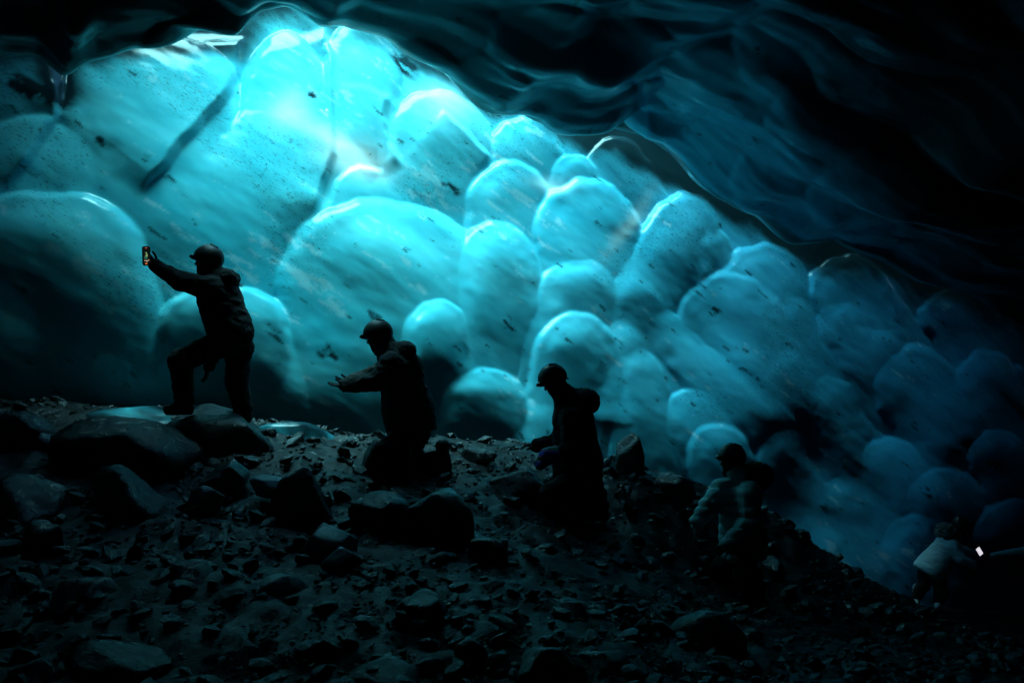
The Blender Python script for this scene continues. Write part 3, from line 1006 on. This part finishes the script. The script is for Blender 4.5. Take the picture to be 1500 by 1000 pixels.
def head_prims(c, f, u, s=1.0):
    """skull, jaw, brow, nose, lips, ears; eye sockets carved"""
    f = unit(f)
    l = unit(np.cross(u, f))
    u = np.cross(f, l)
    A_ = np.stack([f, l, u])
    at = lambda a, b, d: c + s * (a * f + b * l + d * u)
    return [('e', at(-.01, 0, .025), A_, (.100 * s, .078 * s, .105 * s), .02),
            ('e', at(.030, 0, -.050), A_, (.068 * s, .060 * s, .070 * s), .03),
            ('e', at(.072, 0, -.092), A_, (.024 * s, .026 * s, .022 * s), .02),
            ('c', at(.090, 0, .012), at(.110, 0, -.022), .009 * s, .014 * s, .012),
            ('c', at(.088, .045, .030), at(.088, -.045, .030), .010 * s, .010 * s, .014),
            ('c', at(.088, .018, -.060), at(.088, -.018, -.060), .008 * s, .008 * s, .010),
            ('c', at(.088, .016, -.072), at(.088, -.016, -.072), .008 * s, .008 * s, .008),
            ('e', at(-.005, .080, -.008), A_, (.026 * s, .010 * s, .034 * s), .008),
            ('e', at(-.005, -.080, -.008), A_, (.026 * s, .010 * s, .034 * s), .008),
            ('-e', at(.098, .032, .008), A_, (.016 * s, .017 * s, .011 * s), .010),
            ('-e', at(.098, -.032, .008), A_, (.016 * s, .017 * s, .011 * s), .010)]


def glove_prims(w, d, n, thumb=1, curl=0.35, s=1.0, spread=0.10):
    """palm, four fingers in three joints each, thumb from the side of the palm; d fingers, n palm side"""
    d = unit(d)
    n = unit(n - d * (np.asarray(n) @ d))
    sd = np.cross(d, n) * thumb
    pr = []
    for o in (-.026, 0, .026):
        pr.append(('c', w + s * (.02 * d + o * .8 * sd), w + s * (.088 * d + o * 1.15 * sd), .017 * s, .015 * s, .012))
    pr.append(('c', w - s * .03 * d, w + s * .03 * d, .030 * s, .028 * s, .02))
    for o, ln in ((-.034, .062), (-.012, .078), (.011, .084), (.034, .076)):
        p_ = w + s * (.090 * d + o * sd)
        dir_ = unit(d + spread * o / .034 * sd)
        r_ = .0100 * s
        ang = curl
        for seg, fr in enumerate((.45, .32, .23)):
            dd = math.cos(ang) * dir_ + math.sin(ang) * n
            e_ = p_ + dd * ln * fr * s * 1.05
            pr.append(('c', p_, e_, r_, r_ * .93, .004))
            p_, r_ = e_, r_ * .93
            ang += curl * 1.1
    p_ = w + s * (.030 * d + .030 * sd)
    for ln, (a_, b_, c_) in ((.040, (.55, .75, .25)), (.034, (.78, .40, .45)), (.028, (.85, .10, .5))):
        e_ = p_ + s * ln * unit(a_ * d + b_ * sd + c_ * n)
        pr.append(('c', p_, e_, .0125 * s, .011 * s, .006))
        p_ = e_
    return pr


def boot_prims(ank, toe_dir, s=1.0):
    t = unit([toe_dir[0], toe_dir[1], 0])
    z = np.array([0, 0, 1.0])
    return [('c', ank + z * .16, ank, .066 * s, .058 * s, .03), ('c', ank - z * .045 - t * .05, ank - z * .045 + t * .08, .048 * s, .046 * s, .03),
            ('c', ank - z * .052 + t * .06, ank - z * .056 + t * .165, .046 * s, .036 * s, .03),
            ('c', ank - z * .082 - t * .055, ank - z * .082 + t * .16, .034 * s, .034 * s, .015)]


def garment(name, prims, h, mat, root, label=None, **kw):
    v, f = sdf_mesh(name, prims, h, **kw)
    return obj(name, mesh_from(name, v - np.array(root.location), f), mat, root, label=label)


def person(spec):
    d0 = spec['d']
    J = {k: P(a, b, d0 + c) for k, (a, b, c) in spec['j'].items()}
    S_ = spec.get('s', 1.10)
    if spec.get('snap', True):                              # soles on the rubble
        for k in ('ankle_a', 'ankle_b'):
            J[k][2] = gz(J[k][0], J[k][1]) + .125
    up = unit(spec.get('head_up', (0, 0, 1)))
    fw = unit(spec['look'])
    base = (J['ankle_a'] + J['ankle_b']) / 2
    root = obj('person', None, label=spec['label'], cat='person', group=spec.get('group'), loc=(base[0], base[1], min(J['ankle_a'][2], J['ankle_b'][2]) - .1))
    bpy.context.view_layer.update()
    H = J['head']
    C = lambda a, b, ra, rb, *k: ('c', J[a] if isinstance(a, str) else a, J[b] if isinstance(b, str) else b, ra, rb, *k)
    rc, rp = spec.get('rc', .20), spec.get('rp', .22)
    arms = ('a', 'b')
    body = head_prims(H, fw, up, 1.06) + [C('neck', H - up * .05 - fw * .02, .062, .060), C('chest', 'neck', .12, .07), C('chest', 'pelvis', .14, .14)]
    for k in arms:
        body += [C('chest', 'sh_' + k, .11, .07), C('sh_' + k, 'el_' + k, .055, .042), C('el_' + k, 'wr_' + k, .042, .028),
                 C('pelvis', 'hip_' + k, .12, .09), C('hip_' + k, 'knee_' + k, .085, .060), C('knee_' + k, 'ankle_' + k, .058, .040)]
    garment('body', body, spec.get('vox', .012) + .001, M_SKIN, root, k=.035)
    # jacket
    jk = [C('chest', 'pelvis', rc, rp, .06)]
    if 'hem' in J:
        jk.append(C('pelvis', 'hem', rp, spec.get('rh', rp), .06))
    jk.append(C('chest', 'neck', rc * .80, .112, .06))
    jk.append(C('neck', J['neck'] + (H - J['neck']) * .25, .105, .098, .04))
    ra, re, rw = spec.get('sleeve', (.092, .078, .060))
    for k in arms:
        jk += [C('chest', 'sh_' + k, rc * .75, ra, .05), C('sh_' + k, 'el_' + k, ra, re, .04), C('el_' + k, 'wr_' + k, re, rw, .03)]
    garment('jacket', jk, spec.get('vox', .012), spec['jacket'], root, k=.04, fold=spec.get('fold', .012), seed=spec['seed'], quilt=spec.get('quilt'),
            cut=((J['hem'] - unit(J['chest'] - J['pelvis']) * spec.get('rh', rp) * .35), unit(J['chest'] - J['pelvis'])) if 'hem' in J else None)
    tr = []
    rt, rk, rl = spec.get('leg', (.125, .098, .085))
    for k in arms:
        tr += [C('pelvis', 'hip_' + k, .17, rt), C('hip_' + k, 'knee_' + k, rt, rk), C('knee_' + k, J['ankle_' + k] + np.array([0, 0, .03]), rk, rl)]
    garment('trousers', tr, spec.get('vox', .012) + .002, spec.get('trousers', M_TROU), root, k=.05, fold=.012, freq=8, seed=spec['seed'] + 50)
    for k in arms:
        garment('boot', boot_prims(J['ankle_' + k], spec.get('toe', spec['look']), 1.08), .009, spec.get('boot', M_BOOT), root, k=.02)
        hd = spec['hand_' + k]
        garment('glove', glove_prims(J['wr_' + k], *hd), .0055, spec.get('glove', M_GLOVE), root, k=.01)
    # helmet with rim, head lamp, strap
    f2, l2, u2 = fw, unit(np.cross(up, fw)), up
    u2 = np.cross(f2, l2)
    A_ = np.stack([f2, l2, u2])
    hc = H + u2 * .040 - f2 * .010
    v, f = sdf_mesh('helmet', [('e', hc, A_, (.139 * S_, .120 * S_, .128 * S_))], .0085, k=.01, cut=(hc - u2 * .050, unit(u2 * 1.0 - f2 * .22)))
    hel = obj('helmet', mesh_from('helmet', v - np.array(root.location), f), M_HELM, root)
    rimv = []
    for q in np.linspace(0, 2 * math.pi, 25)[:-1]:
        rimv.append(hc - u2 * .052 + f2 * .126 * S_ * math.cos(q) + l2 * .108 * S_ * math.sin(q) + u2 * .032 * math.cos(q))
    rim = [('c', rimv[i], rimv[(i + 1) % 24], .006, .006, .004) for i in range(24)]
    if spec.get('vents', True):
        for o in (-.05, 0, .05):
            rim.append(('c', hc + u2 * .125 * S_ + l2 * o - f2 * .02, hc + u2 * .095 * S_ + l2 * o * 1.1 - f2 * .09, .008, .008, .004))
    garment('rim', rim, .006, M_PLASTIC, root).parent = hel
    lc = hc + f2 * .146 * S_ + u2 * .012
    lamp = [('c', lc - l2 * .022, lc + l2 * .022, .021, .021, .008), ('c', lc - f2 * .01 - u2 * .012, lc + f2 * .012, .02, .016, .008)]
    lm = garment('headlamp', lamp, .005, M_PLASTIC, root, k=.008)
    ln_ = garment('lens', [('e', lc + f2 * .022, A_, (.008, .016, .013))], .003, M_LENS, root, k=.004)
    ln_.parent = lm
    ch = H + f2 * .03 - u2 * .125
    st = []
    for sg in (-1, 1):
        st.append(('c', hc - u2 * .03 + l2 * sg * .098 + f2 * .02, ch + l2 * sg * .028, .006, .006, .004))
    st.append(('c', ch - l2 * .03, ch + l2 * .03, .006, .006, .004))
    garment('chin_strap', st, .0045, M_STRAP, root)
    nw = [('c', J['neck'] - fw * .01, H - up * .075 - fw * .035, .098, .082, .03), ('c', J['neck'] + fw * .03, H - up * .10 + fw * .02, .085, .068, .03)]
    garment('neck_warmer', nw, .010, M_BLACK, root, k=.03, fold=.010, freq=14, seed=spec['seed'] + 70)
    if 'hood' in J:
        b = J['hood']
        hr = spec.get('hood_r', .10)
        ax = unit(np.cross(fw, (0, 0, 1)))
        pr = [('c', b - ax * .07, b + ax * .07, hr, hr, .05), ('c', b, J['neck'] - fw * .03, hr * .9, .09, .06)]
        garment('hood', pr, .010, spec.get('hood_mat', spec['jacket']), root, k=.04, fold=spec.get('hood_fold', .012), freq=spec.get('hood_freq', 9), seed=spec['seed'] + 90)
    return root, J


ppl = {}
# standing on the boulder, phone raised
r1, J1 = person(dict(d=9.95, seed=1, snap=False, look=(-1, -.18, .02), head_up=(.05, 0, 1), label='person in dark clothes stepping up on a boulder and raising a phone',
    jacket=M_BLACK, rc=.212, rp=.225, hood_r=.082, sleeve=(.108, .088, .060), leg=(.135, .102, .094), toe=(-1, -.1, 0),
    j=dict(head=(304, 384, 0), neck=(314, 404, 0), chest=(321, 436, 0), pelvis=(338, 486, 0), hood=(337, 409, 0),
           sh_a=(305, 422, -.17), el_a=(264, 411, -.22), wr_a=(228, 389, -.26), sh_b=(328, 420, .19), el_b=(332, 488, .24), wr_b=(305, 536, .16),
           hip_a=(330, 500, -.10), knee_a=(264, 528, -.13), ankle_a=(270, 590, -.12), hip_b=(350, 508, .10), knee_b=(347, 558, .08), ankle_b=(356, 602, .10)),
    hand_a=((-.75, -.1, .75), (-.1, -.9, .2), 1, .55), hand_b=((-.15, 0, -1), (-.9, 0, 0), 1, .25)))
# leaning forward, both arms out
r2, J2 = person(dict(d=10.0, seed=11, look=(-1, -.25, -.30), head_up=(-.25, 0, 1), label='person in a grey jacket leaning forward with both arms held out low',
    jacket=M_GREY, trousers=M_TROU, rc=.225, rp=.235, rh=.245, sleeve=(.105, .082, .062), fold=.018, hood_r=.088, glove=M_GLOVE, toe=(-1, -.1, 0),
    j=dict(head=(554, 494, 0), neck=(568, 514, 0), chest=(586, 544, 0), pelvis=(598, 600, 0), hem=(602, 622, 0), hood=(594, 514, 0),
           sh_a=(572, 534, -.20), el_a=(548, 560, -.26), wr_a=(507, 564, -.22), sh_b=(578, 530, .20), el_b=(550, 548, .24), wr_b=(516, 558, .18),
           hip_a=(600, 632, -.11), knee_a=(560, 664, -.20), ankle_a=(592, 703, -.16), hip_b=(610, 632, .11), knee_b=(596, 680, .12), ankle_b=(648, 694, .12)),
    hand_a=((-1, -.1, .02), (0, -.25, 1), 1, .12), hand_b=((-1, 0, .12), (0, .2, 1), -1, .15)))
# head bowed
r3, J3 = person(dict(d=10.0, seed=21, look=(-.86, -.3, -.50), head_up=(-.45, 0, .9), label='person in a long black hooded coat bowing the head, colourful sleeve cuff',
    jacket=M_BLACK, rc=.205, rp=.235, rh=.25, sleeve=(.10, .085, .066), hood_r=.118, toe=(-1, -.2, 0),
    j=dict(head=(811, 559, 0), neck=(828, 581, 0), chest=(840, 618, 0), pelvis=(846, 678, 0), hem=(847, 718, 0), hood=(857, 588, 0),
           sh_a=(836, 612, -.20), el_a=(836, 660, -.27), wr_a=(802, 668, -.30), sh_b=(838, 608, .19), el_b=(815, 648, .24), wr_b=(786, 652, .20),
           hip_a=(846, 700, -.12), knee_a=(806, 724, -.22), ankle_a=(824, 768, -.18), hip_b=(854, 700, .12), knee_b=(842, 738, .12), ankle_b=(880, 764, .12)),
    hand_a=((-.75, -.2, -.75), (-.5, .5, .3), 1, .5), hand_b=((-1, -.1, .05), (0, 0, -1), 1, .3)))
kn = [('c', J3['el_a'] + (J3['wr_a'] - J3['el_a']) * .62, J3['wr_a'] + (J3['wr_a'] - J3['el_a']) * .06, .080, .070),
      ('c', J3['wr_a'], J3['wr_a'] + np.array([-.07, -.02, -.08]), .070, .052)]
garment('cuff', kn, .009, M_KNIT, r3, label='purple and orange striped knit cuff', fold=.008, freq=14, seed=33)
# pale quilted coat
r4, J4 = person(dict(d=10.2, seed=31, look=(-1, -.35, -.06), head_up=(.02, 0, 1), label='person in a pale quilted coat with fur hood walking up the slope',
    jacket=M_PALEC, rc=.205, rp=.225, rh=.235, sleeve=(.112, .098, .074), fold=.006, quilt=(.095, .015), hood_mat=M_DFUR, hood_r=.115, hood_fold=.03, hood_freq=16, glove=M_PGLOVE, toe=(-1, -.3, 0),
    j=dict(head=(1071, 675, 0), neck=(1078, 697, 0), chest=(1083, 735, 0), pelvis=(1088, 785, 0), hem=(1089, 806, 0), hood=(1108, 697, .02),
           sh_a=(1100, 722, -.18), el_a=(1098, 766, -.24), wr_a=(1066, 796, -.28), sh_b=(1058, 718, -.02), el_b=(1038, 742, -.04), wr_b=(1021, 764, -.06),
           hip_a=(1090, 805, -.10), knee_a=(1090, 844, -.14), ankle_a=(1108, 880, -.12), hip_b=(1084, 805, .10), knee_b=(1058, 834, .06), ankle_b=(1060, 868, .08)),
    hand_a=((-.8, -.1, -.6), (-.4, .3, -.4), 1, .45), hand_b=((-.35, -.1, -1), (.9, 0, -.2), 1, .35)))
# far one in a pale jacket, turned away
r5, J5 = person(dict(d=16.3, seed=41, look=(.95, .2, -.25), head_up=(.35, 0, 1), label='distant person in a short pale jacket bending away to the right',
    vox=.018, jacket=M_TEALC, rc=.19, rp=.235, rh=.27, sleeve=(.10, .085, .07), fold=.008, quilt=(.10, .008), hood_mat=M_FUR, hood_r=.12, hood_fold=.03, hood_freq=16, boot=M_PBOOT, toe=(-.4, -.8, 0),
    j=dict(head=(1407, 772, 0), neck=(1397, 782, 0), chest=(1386, 800, 0), pelvis=(1369, 826, 0), hem=(1364, 834, 0), hood=(1386, 779, -.02),
           sh_a=(1396, 800, -.18), el_a=(1408, 818, -.24), wr_a=(1424, 826, -.24), sh_b=(1392, 797, .2), el_b=(1412, 808, .25), wr_b=(1430, 812, .22),
           hip_a=(1374, 842, -.10), knee_a=(1379, 868, -.14), ankle_a=(1374, 893, -.10), hip_b=(1357, 840, .10), knee_b=(1352, 857, .08), ankle_b=(1343, 874, .30)),
    hand_a=((1, 0, -.1), (0, 0, -1), 1, .4), hand_b=((1, 0, 0), (0, 0, -1), 1, .4)))
# reaches in from the right picture edge with a phone
r6, J6 = person(dict(d=14.6, seed=51, look=(-1, .1, -.05), label='person in a pale quilted jacket at the right edge holding out a lit phone',
    vox=.018, jacket=M_TEALC, rc=.19, rp=.21, sleeve=(.09, .07, .056), fold=.006, quilt=(.08, .012), toe=(-1, 0, 0),
    j=dict(head=(1562, 770, 0), neck=(1566, 788, 0), chest=(1570, 815, 0), pelvis=(1574, 865, 0), hood=(1580, 792, 0),
           sh_a=(1556, 806, -.17), el_a=(1503, 808, -.22), wr_a=(1454, 814, -.25), sh_b=(1566, 806, .18), el_b=(1568, 838, .22), wr_b=(1552, 862, .16),
           hip_a=(1572, 872, -.10), knee_a=(1566, 905, -.10), ankle_a=(1570, 936, -.10), hip_b=(1576, 872, .10), knee_b=(1574, 905, .10), ankle_b=(1580, 936, .10)),
    hand_a=((-1, -.1, .15), (0, -.8, .5), 1, .6), hand_b=((-.2, 0, -1), (-1, 0, 0), 1, .4)))


# ------------------------------------------------------------------ phones
def screen_material(name, bright):
    t = NT(name)
    co = t.n('TexCoord').outputs['UV']
    sp = t.n('SeparateXYZ', Vector=co)
    u, v = sp.outputs[0], sp.outputs[1]

    def blob(cx, cy, rx, ry):
        a_ = t.math('DIVIDE', t.math('SUBTRACT', u, cx), rx)
        b_ = t.math('DIVIDE', t.math('SUBTRACT', v, cy), ry)
        r2 = t.math('ADD', t.math('MULTIPLY', a_, a_), t.math('MULTIPLY', b_, b_))
        return t.math('LESS_THAN', r2, 1.0)
    if bright:
        col = t.mix(blob(.5, .3, .3, .02), (0.75, 0.74, 0.80), (0.3, 0.3, 0.35))
        st = 1.0
    else:
        col = t.mix(blob(.5, .56, .17, .15), (0.004, 0.006, 0.006), (0.20, 0.34, 0.14))
        col = t.mix(blob(.42, .40, .24, .07), col, (0.02, 0.10, 0.07))
        col = t.mix(blob(.5, .93, .12, .022), col, (0.9, 0.12, 0.05))
        col = t.mix(blob(.30, .25, .07, .03), col, (0.8, 0.5, 0.3))
        col = t.mix(blob(.55, .23, .08, .035), col, (0.9, 0.75, 0.6))
        col = t.mix(blob(.78, .27, .07, .03), col, (0.8, 0.45, 0.25))
        col = t.mix(blob(.45, .09, .16, .03), col, (0.8, 0.22, 0.06))
        st = 1.0
    e = t.n('Emission', Color=col, Strength=st * SCREEN_GAIN).outputs[0]
    return t.done(e)


SCREEN_GAIN = 1.0 / 2 ** SC.view_settings.exposure


def phone(c, xdir, ydir, w, hgt, smat, label):
    xd = unit(xdir)
    yd = unit(ydir - xd * (np.asarray(ydir) @ xd))
    n = np.cross(xd, yd)
    root = obj('phone', None, label=label, cat='phone', loc=tuple(c))
    b = bmesh.new()
    bmesh.ops.create_cube(b, size=1)
    for v in b.verts:
        v.co = Vector((v.co.x * w, v.co.y * hgt, v.co.z * .009))
    bmesh.ops.bevel(b, geom=[e for e in b.edges if abs((e.verts[0].co - e.verts[1].co).z) > .005], offset=.010, segments=4, affect='EDGES')
    m = bpy.data.meshes.new('case')
    b.to_mesh(m)
    b.free()
    o = obj('case', m, M_PLASTIC, root)
    sw, sh = w * .92, hgt * .955
    m = mesh_from('screen', [(-sw / 2, -sh / 2, .0052), (sw / 2, -sh / 2, .0052), (sw / 2, sh / 2, .0052), (-sw / 2, sh / 2, .0052)], [[0, 1, 2, 3]], False)
    uv = m.uv_layers.new(name='uv')
    for i, q in enumerate(((0, 0), (1, 0), (1, 1), (0, 1))):
        uv.data[i].uv = q
    obj('screen', m, smat, root)
    b = bmesh.new()
    bmesh.ops.create_cone(b, cap_ends=True, segments=16, radius1=.014, radius2=.013, depth=.004)
    m = bpy.data.meshes.new('camera_bump')
    b.to_mesh(m)
    b.free()
    cb = obj('camera_bump', m, M_PLASTIC, root)
    cb.location = (w * .22, hgt * .36, -.006)
    root.rotation_euler = Matrix((xd, yd, n)).transposed().to_euler()
    return root


phone(P(214.5, 375, 9.95 - .31), (1, .25, .06), (-.06, 0, 1), .078, .19, screen_material('phone_screen_dim', False),
      'phone with a dim camera picture raised by the person on the boulder')
phone(P(1434.5, 807, 14.6 - .31), (.55, .1, -.9), (.85, .2, .45), .125, .07, screen_material('phone_screen_white', True),
      'phone with a white lit screen held out at the right edge')
